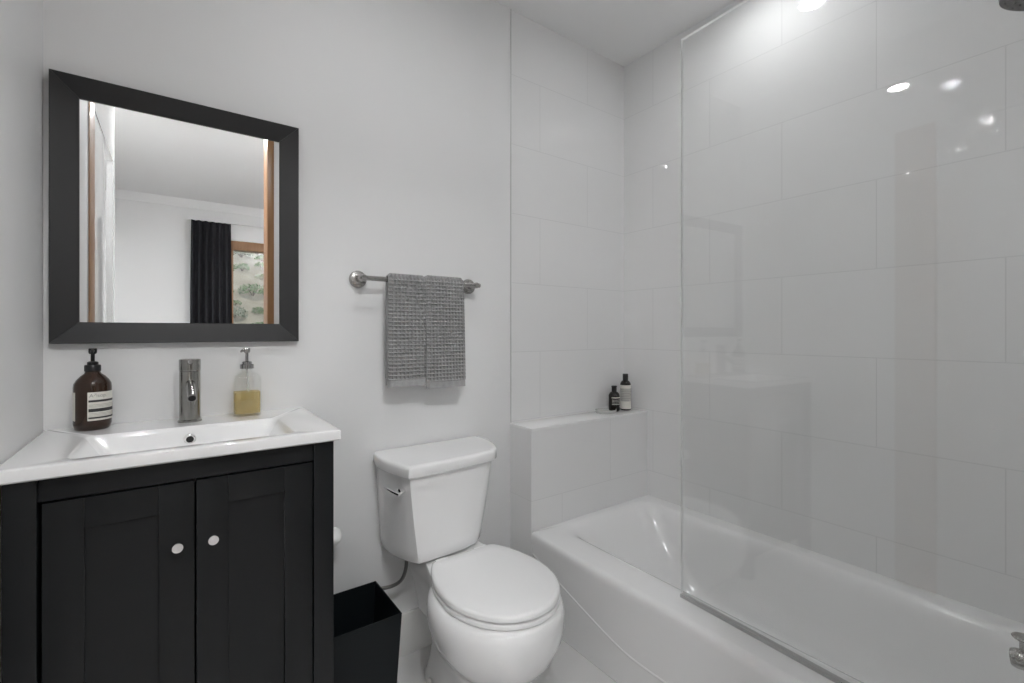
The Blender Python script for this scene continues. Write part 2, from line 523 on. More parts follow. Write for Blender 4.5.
def cab_door(x0, x1, knob_x):
    d = MB()
    z0, z1 = 0.153, 0.885
    s = 0.059 if x0 < 0 else 0.060
    y0, y1 = FY, FY + 0.020
    d.box(x0, x0 + s, y0, y1, z0, z1, 0.0015)
    d.box(x1 - s - 0.003, x1, y0, y1, z0, z1, 0.0015)
    d.box(x0 + s, x1 - s - 0.003, y0, y1, z1 - 0.060, z1, 0.0015)
    d.box(x0 + s, x1 - s - 0.003, y0, y1, z0, z0 + 0.062, 0.0015)
    do = d.build('door', BLACKW, v)
    MB().box(x0 + s - 0.004, x1 - s + 0.001, y0 + 0.009, y1 - 0.002, z0 + 0.05, z1 - 0.05).build('door_panel', BLACKW, do, smooth=0)
    k = MB()
    k.lathe([(0.0065, 0.0), (0.0065, -0.011), (0.0100, -0.012), (0.0108, -0.014), (0.0108, -0.022), (0.0098, -0.0235), (0.0, -0.0238)][:-1] + [(0.002, -0.0236)], (knob_x, y0, 0.7545), 28, 'Y')
    k.build('knob', CHROME, do)
cab_door(-0.2010, 0.0362, 0.0062)
cab_door(0.0396, 0.2790, 0.0700)

# ------------------------------------------------------------------ sink top with integrated basin
SX0, SX1, SY0, SY1, SZ = -0.264, 0.343, 1.203, 1.644, 0.961
s = thing('vanity_sink', 'white glossy sink top with a rectangular basin on the black vanity', 'sink', (0.038, 1.43, CTOP))
st = MB()
N = 10
rings = [
    rrect(SX0 + 0.004, SX1 - 0.004, SY0 + 0.004, SY1, 0.9355, 0.004, N),
    rrect(SX0, SX1, SY0, SY1, 0.939, 0.006, N),
    rrect(SX0, SX1, SY0, SY1, SZ - 0.004, 0.006, N),
    rrect(SX0 + 0.0012, SX1 - 0.0012, SY0 + 0.0012, SY1, SZ - 0.001, 0.006, N),
    rrect(SX0 + 0.004, SX1 - 0.004, SY0 + 0.004, SY1, SZ, 0.006, N),
    rrect(-0.172, 0.246, 1.240, 1.490, SZ, 0.020, N),
    rrect(-0.168, 0.242, 1.244, 1.487, SZ - 0.0025, 0.020, N),
    rrect(-0.162, 0.236, 1.250, 1.483, SZ - 0.010, 0.020, N),
    rrect(-0.120, 0.195, 1.262, 1.472, SZ - 0.075, 0.03, N),
    rrect(-0.104, 0.180, 1.275, 1.455, SZ - 0.092, 0.03, N),
    rrect(-0.05, 0.12, 1.34, 1.40, SZ - 0.097, 0.03, N),
]
st.loft(rings, cap0=False, cap1=True)
st.build('basin_top', SINKP, s, smooth=35)
MB().lathe([(0.030, 0.004), (0.030, 0.001), (0.028, -0.002)], (0.036, 1.37, SZ - 0.0975), 28).build('drain', CHROME, s)
# overflow ring on the basin's back wall (tilted slightly with the wall)
def tilted_y(mb, prof, c, ang, seg=28, cap0=True, cap1=True):
    b = MB(); b.lathe(prof, (0, 0, 0), seg, 'Y', cap0, cap1)
    mb.merge(b.bm, Matrix.Translation(c) @ Matrix.Rotation(ang, 4, 'X'))
ovc = Vector((0.034, 1.4795, SZ - 0.032))
om = MB(); tilted_y(om, [(0.0085, 0.004), (0.0085, -0.0035), (0.0105, -0.0045), (0.0135, -0.0025), (0.0138, 0.004)], ovc, 0.17, cap0=False, cap1=False)
om.build('overflow_ring', CHROME, s)
om = MB(); tilted_y(om, [(0.0084, -0.0034), (0.0084, 0.002)], ovc, 0.17)  # solid black plug stands in for the shade inside the overflow
om.build('overflow_hole_shade', DARKHOLE, s)

# ------------------------------------------------------------------ faucet
fx, fy = 0.036, 1.572
f = thing('sink_faucet', 'brushed metal cylindrical faucet standing behind the basin', 'faucet', (fx, fy, SZ))
MB().lathe([(0.0285, 0.0), (0.0285, 0.004), (0.0255, 0.0065), (0.0245, 0.007), (0.0245, 0.139)], (fx, fy, SZ), 40).build('body', NICKEL_Z, f)
MB().lathe([(0.0235, 0.1395), (0.0250, 0.1415), (0.0253, 0.143), (0.0253, 0.170), (0.0245, 0.1722), (0.020, 0.173)], (fx, fy, SZ), 40).build('handle', NICKEL_Z, f)
MB().tube([(fx, fy - 0.018, SZ + 0.164), (fx, fy - 0.030, SZ + 0.165), (fx, fy - 0.042, SZ + 0.167)], [0.007, 0.0065, 0.006], 14).build('handle_pin', CHROME, f)
a_, b_ = Vector((fx, fy - 0.010, SZ + 0.113)), Vector((fx + 0.003, fy - 0.080, SZ + 0.072))
ax = (b_ - a_).normalized()
sp = MB()
sp.tube([a_, b_ - ax * 0.006, b_ - ax * 0.0055, b_ - ax * 0.001, b_], [0.0105, 0.0105, 0.0118, 0.0118, 0.0108], 24)
spo = sp.build('spout', NICKEL_Z, f)
MB().tube([b_ - ax * 0.001, b_ + ax * 0.0012], 0.0088, 20).build('aerator', DARKHOLE, spo)

# ------------------------------------------------------------------ pump bottles
def pump(parent, x, y, z, mat, collar_r, h_collar, stem_h, nozzle_dir, nozzle_len, head_r, ridges=True):
    c = MB()
    if ridges:
        rings = []
        for zz, k in ((0.0, 1.0), (h_collar * 0.9, 1.0), (h_collar, 0.92)):
            rings.append([(x + collar_r * k * (1 + 0.03 * (i % 2)) * math.cos(2 * math.pi * i / 60), y + collar_r * k * (1 + 0.03 * (i % 2)) * math.sin(2 * math.pi * i / 60), z + zz) for i in range(60)])
        c.loft(rings)
    else:
        c.lathe([(collar_r, 0), (collar_r, h_collar * .9), (collar_r * .93, h_collar)], (x, y, z), 32)
    c.lathe([(collar_r * 0.72, h_collar), (collar_r * 0.70, h_collar + 0.007), (collar_r * 0.45, h_collar + 0.009)], (x, y, z), 28)
    c.build('collar', mat, parent)
    h = MB()
    zt = z + h_collar + stem_h
    h.tube([(x, y, z + h_collar), (x, y, zt)], 0.0042, 14)
    h.lathe([(head_r * 0.8, -0.012), (head_r, -0.008), (head_r, 0.0), (head_r * 0.9, 0.002)], (x, y, zt), 24)
    d = Vector(nozzle_dir).normalized()
    a = Vector((x, y, zt - 0.004))
    h.tube([a, a + d * nozzle_len * 0.6, a + d * nozzle_len + Vector((0, 0, -0.004))], [0.0045, 0.004, 0.003], 12)
    h.build('pump_head', mat, parent)

def arc_patch(name, cx, cy, r, z0, z1, a0, a1, mat, parent, thick=0.0006, n=20):
    """curved label; angle 0 looks along -Y, positive turns to +X"""
    m = MB()
    rows = []
    for i in range(n + 1):
        a = math.radians(a0 + (a1 - a0) * i / n)
        rows.append([(cx + math.sin(a) * rr, cy - math.cos(a) * rr, zz) for rr, zz in ((r, z0), (r + thick, z0), (r + thick, z1), (r, z1))])
    m.loft(rows)
    return m.build(name, mat, parent)

def arc_text(txt, cx, cy, r, z, a0, size, mat, parent, name='lettering'):
    cu = bpy.data.curves.new(name, 'FONT'); cu.body = txt; cu.size = size
    to = bpy.data.objects.new(name, cu); col.objects.link(to)
    dg = bpy.context.evaluated_depsgraph_get()
    me = bpy.data.meshes.new_from_object(to.evaluated_get(dg))
    bpy.data.objects.remove(to)
    for vv in me.vertices:
        a = math.radians(a0) + vv.co.x / r
        h = vv.co.y
        vv.co = (cx + math.sin(a) * r, cy - math.cos(a) * r, z + h)
    me.materials.clear(); me.materials.append(mat)
    o = bpy.data.objects.new(name, me); col.objects.link(o)
    attach(o, parent)
    return o

bx, by = -0.168, 1.593
SZB = SZ
b = thing('soap_pump_bottle', 'dark brown pump bottle with cream label at the left of the sink', 'soap bottle', (bx, by, SZB))
R = 0.0375
MB().lathe([(0.030, 0.0), (0.0345, 0.003), (R, 0.016), (R, 0.108), (0.0365, 0.117), (0.032, 0.126), (0.024, 0.136), (0.0165, 0.142), (0.0150, 0.146), (0.0150, 0.150)], (bx, by, SZB), 48).build('bottle', AMBER, b, smooth=60)
pump(b, bx, by, SZB + 0.148, BLACKP, 0.0158, 0.016, 0.040, (0.05, -1, 0), 0.030, 0.0085)
lab = arc_patch('front_label', bx, by, R, SZB + 0.026, SZB + 0.097, -9, 112, LABEL, b)
arc_patch('side_label', bx, by, R, SZB + 0.026, SZB + 0.097, -150, -54, LABEL, b)
RL = R + 0.0009
for zz0, zz1, mt in ((0.0722, 0.0775, INK), (0.0478, 0.0560, INK), (0.0308, 0.0350, INK), (0.0652, 0.0660, INKG), (0.0620, 0.0628, INKG), (0.0590, 0.0597, INKG), (0.0436, 0.0443, INKG), (0.0405, 0.0412, INKG), (0.0375, 0.0381, INKG)):
    arc_patch('label_print', bx, by, R + 0.0005, SZB + zz0, SZB + zz1, -6, 106, mt, lab, 0.0004, 14)
arc_text('Aēsop.', bx, by, RL, SZB + 0.0845, -4, 0.0125, INKG, lab)

# clear bottle
gx, gy = 0.1765, 1.590
g = thing('clear_soap_dispenser', 'clear glass soap dispenser half full of yellow soap at the right of the faucet', 'soap bottle', (gx, gy, SZB))
def sq(w, z, r=0.012): return rrect(gx - w, gx + w, gy - w * 0.86, gy + w * 0.86, SZB + z, r, 7)
gb = MB()
gb.loft([sq(0.031, 0.0), sq(0.0355, 0.003), sq(0.0362, 0.008), sq(0.0362, 0.106), sq(0.0345, 0.116), sq(0.028, 0.125, 0.018), sq(0.0185, 0.129, 0.0155), sq(0.0150, 0.132, 0.0125), sq(0.0150, 0.146, 0.0125)], cap1=False)
gb.build('bottle', BOTTLEGLASS, g, smooth=50)
ly = MB()
ly.loft([sq(0.0325, 0.008, 0.010), sq(0.0332, 0.012, 0.010), sq(0.0332, 0.0705, 0.010)])
ly.build('soap', SOAP, g, smooth=50)
pump(g, gx, gy, SZB + 0.139, DARKCHROME, 0.0185, 0.013, 0.046, (-0.75, -0.65, 0), 0.022, 0.009, ridges=False)
MB().tube([(gx, gy, SZB + 0.150), (gx + 0.004, gy, SZB + 0.07), (gx + 0.012, gy, SZB + 0.014)], 0.003, 10).build('dip_tube', DISHGLASS, g)

# ------------------------------------------------------------------ wall mirror
FX0, FX1, FZ0, FZ1 = -0.2535, 0.3270, 1.179, 1.869
mr = thing('wall_mirror', 'rectangular wall mirror in a wide dark charcoal frame above the sink', 'mirror', (0.037, D, FZ0))
IW = 0.0555
yo, yi, yb = D - 0.030, D - 0.021, D - 0.0042
def rail(pts_out, pts_in):
    # pts: two (x,z) ends of the outer edge and of the inner edge
    m = MB()
    (ax, az), (bx_, bz) = pts_out
    (cx_, cz), (dx_, dz) = pts_in
    def shrink(p, q, k): return (p[0] + (q[0] - p[0]) * k, p[1] + (q[1] - p[1]) * k)
    rings = []
    for (ox, oz), (ix, iz) in (((ax, az), (cx_, cz)), ((bx_, bz), (dx_, dz))):
        r = []
        for k, y in ((0.0, yb), (0.0, yo + 0.003), (0.03, yo), (0.955, yi), (1.0, yi + 0.002), (1.0, yb)):
            px, pz = shrink((ox, oz), (ix, iz), k)
            r.append((px, y, pz))
        rings.append(r)
    m.loft(rings)
    return m.build('frame_rail', BLACKF, mr, smooth=25)
e = 0.0004
rail(((FX0 + e, FZ1), (FX1 - e, FZ1)), ((FX0 + IW + e, FZ1 - IW), (FX1 - IW - e, FZ1 - IW)))
rail(((FX0 + e, FZ0), (FX1 - e, FZ0)), ((FX0 + IW + e, FZ0 + IW), (FX1 - IW - e, FZ0 + IW)))
rail(((FX0, FZ0 + e), (FX0, FZ1 - e)), ((FX0 + IW, FZ0 + IW + e), (FX0 + IW, FZ1 - IW - e)))
rail(((FX1, FZ0 + e), (FX1, FZ1 - e)), ((FX1 - IW, FZ0 + IW + e), (FX1 - IW, FZ1 - IW - e)))
MB().box(FX0 + IW - 0.004, FX1 - IW + 0.004, D - 0.016, D - 0.006, FZ0 + IW - 0.004, FZ1 - IW + 0.004).build('mirror_glass', MIRROR, mr, smooth=0)

# ------------------------------------------------------------------ towel bar and towel
BARY, BARZ = 1.582, 1.394
t = thing('towel_bar', 'brushed metal towel bar on the wall right of the mirror', 'towel bar', (0.752, D, BARZ))
MB().tube([(0.508, BARY, BARZ), (0.9905, BARY, BARZ)], 0.0088, 24).build('bar', NICKEL_X, t)
for px in (0.524, 0.974):
    MB().lathe([(0.0305, 0.0), (0.0305, -0.006), (0.028, -0.0105), (0.017, -0.0125), (0.0125, -0.016), (0.0115, -0.030), (0.0115, -0.070), (0.0095, -0.0745)], (px, D - 0.0042, BARZ), 36, 'Y').build('post', NICKEL_X, t)

def towel_half(mb, x0, x1, zf, zb, lift, yjit):
    """waffle cloth panel hung over the bar: front hem at zf, back hem at zb"""
    cell = 0.0136
    rb = 0.0088 + 0.009 + lift
    top = BARZ
    L1 = top - zf; L2 = math.pi * rb; L3 = top - zb
    cell = (x1 - x0) / round((x1 - x0) / cell)
    csz = (L1 + L2 + L3) / round((L1 + L2 + L3) / 0.0136)
    nx = round((x1 - x0) / cell) * 8; ns = round((L1 + L2 + L3) / csz) * 8
    grid = []
    for j in range(ns + 1):
        sj = (L1 + L2 + L3) * j / ns
        row = []
        for i in range(nx + 1):
            u = i / nx
            xx = x0 + (x1 - x0) * u
            edge = min(u, 1 - u) * (x1 - x0)
            cu = math.cos(2 * math.pi * (xx - x0) / cell); cs = math.cos(2 * math.pi * sj / csz)
            ridge = max(max(0, cu) ** 1.4, max(0, cs) ** 1.4)
            h = 0.0080 * ridge - 0.0028
            if sj < 0.024 or sj > L1 + L2 + L3 - 0.024: h = 0.0018 + 0.0004 * math.sin(xx * 240)
            rnd = 0.009 * max(0, 1 - edge / 0.010) ** 2          # rounded folded edges
            h -= rnd
            if sj <= L1:
                down = (L1 - sj)
                flare = 0.004 * (down / L1) + yjit * down / L1 + 0.0025 * math.sin(xx * 38 + 1) * (down / L1)
                y = BARY - rb - flare; z = zf + sj; n = (0, -1, 0)
                w = 0.004 * (down / L1)
            elif sj <= L1 + L2:
                a = (sj - L1) / rb
                y = BARY - rb * math.cos(a); z = top + rb * math.sin(a); n = (0, -math.cos(a), math.sin(a)); w = 0
            else:
                dd = sj - L1 - L2
                y = BARY + rb + 0.002 * dd / L3; z = top - dd; n = (0, 1, 0); w = 0
            xo = xx + (u - 0.5) * w
            row.append(mb.bm.verts.new((xo, y + n[1] * h, z + n[2] * h)))
        grid.append(row)
    inner = []
    for j in range(ns + 1):
        sj = (L1 + L2 + L3) * j / ns
        row = []
        for i in (0, nx):
            c = grid[j][i].co
            if sj <= L1: n = (0, -1, 0)
            elif sj <= L1 + L2:
                a = (sj - L1) / rb; n = (0, -math.cos(a), math.sin(a))
            else: n = (0, 1, 0)
            row.append(mb.bm.verts.new((c.x, c.y - n[1] * 0.006, c.z - n[2] * 0.006)))
        inner.append(row)
    for j in range(ns):
        for i in range(nx):
            mb._f([grid[j][i], grid[j][i + 1], grid[j + 1][i + 1], grid[j + 1][i]])
        mb._f([inner[j][0], inner[j][1], inner[j + 1][1], inner[j + 1][0]])
        mb._f([grid[j][0], grid[j + 1][0], inner[j + 1][0], inner[j][0]])
        mb._f([grid[j][nx], grid[j + 1][nx], inner[j + 1][1], inner[j][1]])
    for j in (0, ns):
        mb._f(list(grid[j]) + [inner[j][1], inner[j][0]])

tw = MB()
towel_half(tw, 0.607, 0.7490, 1.014, 1.020, 0.0, 0.002)
towel_half(tw, 0.7500, 0.9090, 1.001, 1.012, 0.003, 0.009)
two = tw.build('hand_towel', TOWEL, origin=(0.76, BARY, 1.002), smooth=60)
tag(two, 'grey waffle-weave towel folded to the middle and hung over the towel bar', 'towel')

# ------------------------------------------------------------------ toilet
TX = 0.790
to = thing('toilet', 'white two-piece toilet with closed round lid between vanity and bathtub', 'toilet', (TX, 1.3, 0))
BX = 0.804
RIGHT_TRIM = [-0.012, -0.008, -0.004, 0.002, 0.010, 0.019, 0.028, 0.036, 0.044, 0.046, 0.03, 0.01]
RIGHT_SET = [0, 0, 0, 0, 0, 0.003, 0.008, 0.014, 0.016, 0.016, 0.012, 0.006]
def plan(hw, z, cx=TX):
    """hw: list of (half width, y) from the back to the front"""
    left = [(cx - w, y, z) for w, y in hw]
    right = [(cx + w - RIGHT_TRIM[i], y + RIGHT_SET[i], z) for i, (w, y) in reversed(list(enumerate(hw)))]
    return left + right
LIDP = [(0.214, 1.634), (0.221, 1.600), (0.2255, 1.560), (0.2245, 1.520), (0.219, 1.480), (0.212, 1.445), (0.2035, 1.414), (0.1985, 1.399), (0.190, 1.3790), (0.172, 1.3785), (0.12, 1.3785), (0.06, 1.3785)]
def inset(P, d, dy=None):
    dy = d if dy is None else dy
    return [(w - d, min(y + dy, 1.634) if y < 1.6 else y - 0.0) for w, y in P]
TANKT = [(w - 0.011, y + (0.016 if y < 1.6 else 0)) for w, y in LIDP]
TANKB = [(0.186, 1.634), (0.188, 1.615), (0.189, 1.585), (0.187, 1.555), (0.183, 1.528), (0.175, 1.495), (0.163, 1.465), (0.152, 1.441), (0.137, 1.4195), (0.126, 1.419), (0.10, 1.419), (0.05, 1.418)]
def mixp(A, B, t): return [(a[0] + (b[0] - a[0]) * t, a[1] + (b[1] - a[1]) * t) for a, b in zip(A, B)]
tk = MB()
tk.loft([plan([(w - 0.012, 1.52 + (y - 1.52) * 0.9) for w, y in TANKB], 0.440), plan([(w - 0.003, 1.52 + (y - 1.52) * 0.975) for w, y in TANKB], 0.4415), plan(TANKB, 0.446)] +
        [plan(mixp(TANKB, TANKT, 1 - (1 - tt) ** 1.25), 0.446 + (0.742 - 0.446) * tt) for tt in (0.12, 0.25, 0.4, 0.55, 0.7, 0.85, 1.0)])
tk.build('tank', PORC, to, smooth=50)
def scaled(r, k): return [(TX + (x - TX) * k, 1.634 + (y - 1.634) * k if y < 1.634 else y, z) for x, y, z in r]
ld = MB()
ld.loft([scaled(plan(LIDP, 0.740), 0.97), scaled(plan(LIDP, 0.742), 0.99), plan(LIDP, 0.746), plan(LIDP, 0.770), scaled(plan(LIDP, 0.776), 0.9925), scaled(plan(LIDP, 0.7795), 0.975), scaled(plan(LIDP, 0.7805), 0.93)])
ld.build('tank_lid', PORC, to, smooth=50)
# flush lever on the left front chamfer of the tank
hc = Vector((0.5925, 1.425, 0.694))
nrm = Vector((-0.97, -0.24, 0)).normalized()
tan = Vector((0.24, -0.97, 0)).normalized()
hm = MB()
hm.tube([hc + nrm * -0.02, hc + nrm * 0.008, hc + nrm * 0.0095], [0.0105, 0.0105, 0.008], 20)
hm.tube([hc + nrm * 0.013 + tan * 0.012 + Vector((0, 0, -0.006)), hc + nrm * 0.014 - tan * 0.02 + Vector((0, 0, -0.004)), hc + nrm * 0.014 - tan * 0.064 + Vector((0, 0, 0.002))], [0.0065, 0.0065, 0.005], 12)
hm.build('flush_lever', CHROME, to)

bw = MB()
def bsec(z, w, yf, yb, p=2.0, cx=BX, yc=1.19):
    return egg(cx, yc, w, yc - yf, yb - yc, z, 60, None, p)
bw.loft([
    bsec(0.000, 0.113, 1.08, 1.560, 2.6, yc=1.34),
    bsec(0.012, 0.113, 1.08, 1.560, 2.6, yc=1.34),
    bsec(0.030, 0.106, 1.095, 1.552, 2.5, yc=1.34),
    bsec(0.080, 0.098, 1.12, 1.545, 2.4, yc=1.33),
    bsec(0.140, 0.100, 1.105, 1.535, 2.3, yc=1.31),
    bsec(0.185, 0.116, 1.065, 1.515, 2.2, yc=1.27),
    bsec(0.225, 0.146, 1.022, 1.475, 2.1, yc=1.22),
    bsec(0.265, 0.172, 0.990, 1.440, 2.0, yc=1.195),
    bsec(0.310, 0.195, 0.970, 1.425, 2.0, yc=1.195),
    bsec(0.345, 0.202, 0.965, 1.425, 2.0, yc=1.195),
    bsec(0.375, 0.202, 0.967, 1.425, 2.0, yc=1.195),
    bsec(0.396, 0.195, 0.975, 1.425, 2.0, yc=1.195),
    bsec(0.404, 0.181, 0.986, 1.420, 2.0, yc=1.195),
])
# shelf that carries the tank
def shelf(z, w0, w1, y0, y1):
    return [(BX - w0, y0, z), (BX - w0 * 0.9 - w1 * 0.1, y0 + 0.03, z), (BX - w1, y0 + 0.12, z), (BX - w1, y1, z), (BX + w1, y1, z), (BX + w1, y0 + 0.12, z), (BX + w0 * 0.9 + w1 * 0.1, y0 + 0.03, z), (BX + w0, y0, z)]
bw.loft([shelf(0.20, 0.07, 0.08, 1.36, 1.57), shelf(0.30, 0.10, 0.095, 1.33, 1.59), shelf(0.36, 0.138, 0.112, 1.32, 1.60), shelf(0.423, 0.147, 0.118, 1.32, 1.605), shelf(0.430, 0.143, 0.114, 1.325, 1.60)])
bw.build('bowl', PORC, to, smooth=50)
for sx in (-1, 1):
    MB().lathe([(0.014, 0.0), (0.014, 0.010), (0.011, 0.018), (0.005, 0.021)], (BX + sx * 0.098, 1.44, 0.012), 20).build('bolt_cap', SILICONE, to)
def ringlid(z, d, back):
    return egg(BX + 0.009, 1.197, 0.181 - d, 0.213 - d, 0.275, z, 96, back, 2.0)
seat = MB()
seat.loft([ringlid(0.4065, 0.003, 1.400), ringlid(0.409, 0.0, 1.402), ringlid(0.4190, 0.0, 1.402), ringlid(0.4212, 0.002, 1.400)])
seat.build('seat', SEATP, to, smooth=50)
lid = MB()
lid.loft([ringlid(0.4268, 0.004, 1.402), ringlid(0.4290, 0.0, 1.405), ringlid(0.4385, 0.001, 1.405), ringlid(0.4425, 0.005, 1.403), ringlid(0.4445, 0.014, 1.398), ringlid(0.4455, 0.06, 1.36)])
lid.build('seat_lid', SEATP, to, smooth=50)
for sx in (-1, 1):
    MB().box(BX + sx * 0.075 - 0.022, BX + sx * 0.075 + 0.022, 1.396, 1.414, 0.4290, 0.4435, 0.003).build('seat_hinge', SEATP, to)
hs = MB()
hs.tube(curve_samples([(0.664, 1.545, 0.447), (0.664, 1.545, 0.415), (0.662, 1.548, 0.37), (0.650, 1.560, 0.33), (0.624, 1.585, 0.306), (0.586, 1.615, 0.296), (0.560, 1.640, 0.294)], 8), 0.0062, 14)
hs.build('supply_hose', BRAID, to)
MB().lathe([(0.012, 0.0), (0.012, 0.022)], (0.664, 1.545, 0.420), 8).build('hose_nut', SILICONE, to)

# ------------------------------------------------------------------ waste bin
w = thing('waste_bin', 'open square black waste bin between the vanity and the toilet', 'waste bin', (0.455, 1.476, 0))
X0, X1, Y0, Y1, HB = 0.339, 0.570, 1.361, 1.591, 0.340
def wr(k, z, i=0.0): return [(X0 + k + i, Y0 + k + i, z), (X1 - k - i, Y0 + k + i, z), (X1 - k - i, Y1 - k - i, z), (X0 + k + i, Y1 - k - i, z)]
wb = MB()
wb.loft([wr(0.018, 0.0), wr(0.0, HB), wr(0.0, HB, 0.004), wr(0.018, 0.006, 0.004)], cap0=True, cap1=True)
wb.build('bin_shell', BIN, w, smooth=0)

# ------------------------------------------------------------------ toilet paper on a holder on the vanity's side
tp = thing('toilet_paper_holder', 'small metal toilet paper holder on the side of the vanity', 'paper holder', (0.328, 1.575, 0.542))
th = MB()
th.lathe([(0.017, 0.0005), (0.017, 0.004), (0.008, 0.006), (0.008, 0.012)], (CX1, 1.618, 0.542), 24, 'X')
th.tube([(CX1 + 0.004, 1.618, 0.542), (CX1 + 0.012, 1.618, 0.542), (CX1 + 0.014, 1.57, 0.542), (CX1 + 0.020, 1.565, 0.542), (CX1 + 0.114, 1.565, 0.542)], 0.0055, 12)
th.build('bracket', CHROME, tp)
ro = MB()
ro.lathe([(0.010, 0.022), (0.024, 0.022), (0.027, 0.026), (0.028, 0.080), (0.027, 0.102), (0.020, 0.112), (0.010, 0.115)], (CX1, 1.565, 0.542), 32, 'X')
tpo = ro.build('toilet_paper_roll', PAPER, origin=(CX1 + 0.06, 1.565, 0.542))
tag(tpo, 'nearly used up white paper roll peeking out beside the vanity', 'toilet paper')

# ------------------------------------------------------------------ bathtub
TZ = 0.386
tb = thing('bathtub', 'white alcove bathtub with a sloping front apron behind the glass panel', 'bathtub', (1.55, 0.76, 0))
NB = 12
TY0, TY1, TXR = NY + 0.002, LEDGE_Y - 0.004, RX - 0.001
def apron_x(z): return 1.236 - (1.236 - 1.187) * z / 0.33
m_ = MB()
rings = [
    rrect(apron_x(0), TXR, TY0, TY1, 0.0, 0.004, NB),
    rrect(apron_x(0.12), TXR, TY0, TY1, 0.12, 0.004, NB),
    rrect(apron_x(0.24), TXR, TY0, TY1, 0.24, 0.004, NB),
    rrect(apron_x(0.32), TXR, TY0, TY1, 0.32, 0.004, NB),
    rrect(1.1830, TXR, TY0, TY1, 0.352, 0.004, NB),
    rrect(1.1820, TXR, TY0, TY1, 0.366, 0.004, NB),
    rrect(1.1840, TXR, TY0, TY1, 0.376, 0.004, NB),
    rrect(1.1900, TXR, TY0, TY1, 0.3835, 0.004, NB),
    rrect(1.199, TXR, TY0, TY1, TZ, 0.004, NB),
    rrect(1.264, 1.880, 0.070, 1.476, TZ, 0.10, NB),
    rrect(1.290, 1.868, 0.092, 1.463, 0.3847, 0.095, NB),
    rrect(1.314, 1.858, 0.108, 1.449, 0.3800, 0.09, NB),
    rrect(1.334, 1.850, 0.118, 1.433, 0.3700, 0.087, NB),
    rrect(1.349, 1.843, 0.125, 1.418, 0.3540, 0.085, NB),
    rrect(1.362, 1.838, 0.130, 1.400, 0.335, 0.085, NB),
    rrect(1.370, 1.832, 0.137, 1.370, 0.28, 0.092, NB),
    rrect(1.382, 1.822, 0.145, 1.300, 0.19, 0.11, NB),
    rrect(1.400, 1.806, 0.165, 1.215, 0.105, 0.12, NB),
    rrect(1.440, 1.770, 0.21, 1.150, 0.075, 0.10, NB),
    rrect(1.53, 1.68, 0.35, 0.95, 0.068, 0.06, NB),
]
m_.loft(rings, cap0=False)
# embossed line sweeping along the apron
pth = []
for y, z in ((1.494, 0.298), (1.40, 0.262), (1.30, 0.226), (1.20, 0.190), (1.10, 0.157), (1.03, 0.140), (0.96, 0.135), (0.80, 0.135), (0.40, 0.135), (0.06, 0.135)):
    pth.append((apron_x(z) + 0.0050, y, z))
m_.tube(curve_samples(pth, 5), 0.0075, 10)
m_.build('tub_shell', ACRYL, tb, smooth=75)
MB().lathe([(0.032, 0.0), (0.032, 0.004), (0.028, 0.006)], (1.605, 0.42, 0.0675), 28).build('drain', CHROME, tb)
MB().lathe([(0.038, 0.0), (0.038, 0.010), (0.030, 0.014)], (1.60, 0.133, 0.27), 28, 'Y').build('overflow_plate', CHROME, tb)

# ------------------------------------------------------------------ glass panel on the tub's rim
A = Vector((1.2735, 0.858, 0)); ang = math.radians(2.3)
dirv = Vector((-math.sin(ang), -math.cos(ang), 0))
nv = Vector((math.cos(ang), -math.sin(ang), 0))
Lg = (0.858 - NY - 0.002) / math.cos(ang)
gp = thing('shower_glass_panel', 'frameless clear glass shower panel standing on the bathtub rim', 'glass panel', (A.x, A.y, TZ))
def slab(mb, s0, s1, n0, n1, z0, z1):
    ps = [A + dirv * s_ + nv * n_ for s_, n_ in ((s0, n0), (s1, n0), (s1, n1), (s0, n1))]
    mb.loft([[(p.x, p.y, z0) for p in ps], [(p.x, p.y, z1) for p in ps]])
gm = MB()
slab(gm, 0.0, Lg, 0.0, 0.010, TZ + 0.003, 2.118)
go = gm.build('glass_sheet', [GLASS, GLASSEDGE], gp, smooth=0)
for p in go.data.polygons:
    if abs(p.normal.x * nv.x + p.normal.y * nv.y) < 0.5: p.material_index = 1
sm = MB()
slab(sm, -0.0008, Lg, -0.0022, 0.0122, TZ - 0.0005, TZ + 0.010)
sm.build('bottom_seal', SEAL, gp, smooth=0)

# ------------------------------------------------------------------ tub spout, shower head
ts = thing('tub_spout', 'chrome tub spout with a diverter knob above the end of the bathtub', 'tub spout', (1.555, NY, 0.475))
sm = MB()
sm.tube(curve_samples([(1.555, NY + 0.001, 0.470), (1.555, NY + 0.05, 0.471), (1.555, NY + 0.12, 0.470), (1.555, NY + 0.168, 0.464)], 6), [0.026] * 6 + [0.023] * 6 + [0.0215] * 5 + [0.021, 0.018], 28)
so = sm.build('spout_body', NICKEL_X, ts)
sm = MB()
sm.tube([(1.555, NY + 0.150, 0.485), (1.555, NY + 0.150, 0.512)], 0.0055, 12)
sm.lathe([(0.007, 0.0), (0.015, 0.003), (0.0185, 0.007), (0.016, 0.011), (0.008, 0.0125)], (1.555, NY + 0.150, 0.509), 20)
sm.build('diverter_knob', NICKEL_X, ts)

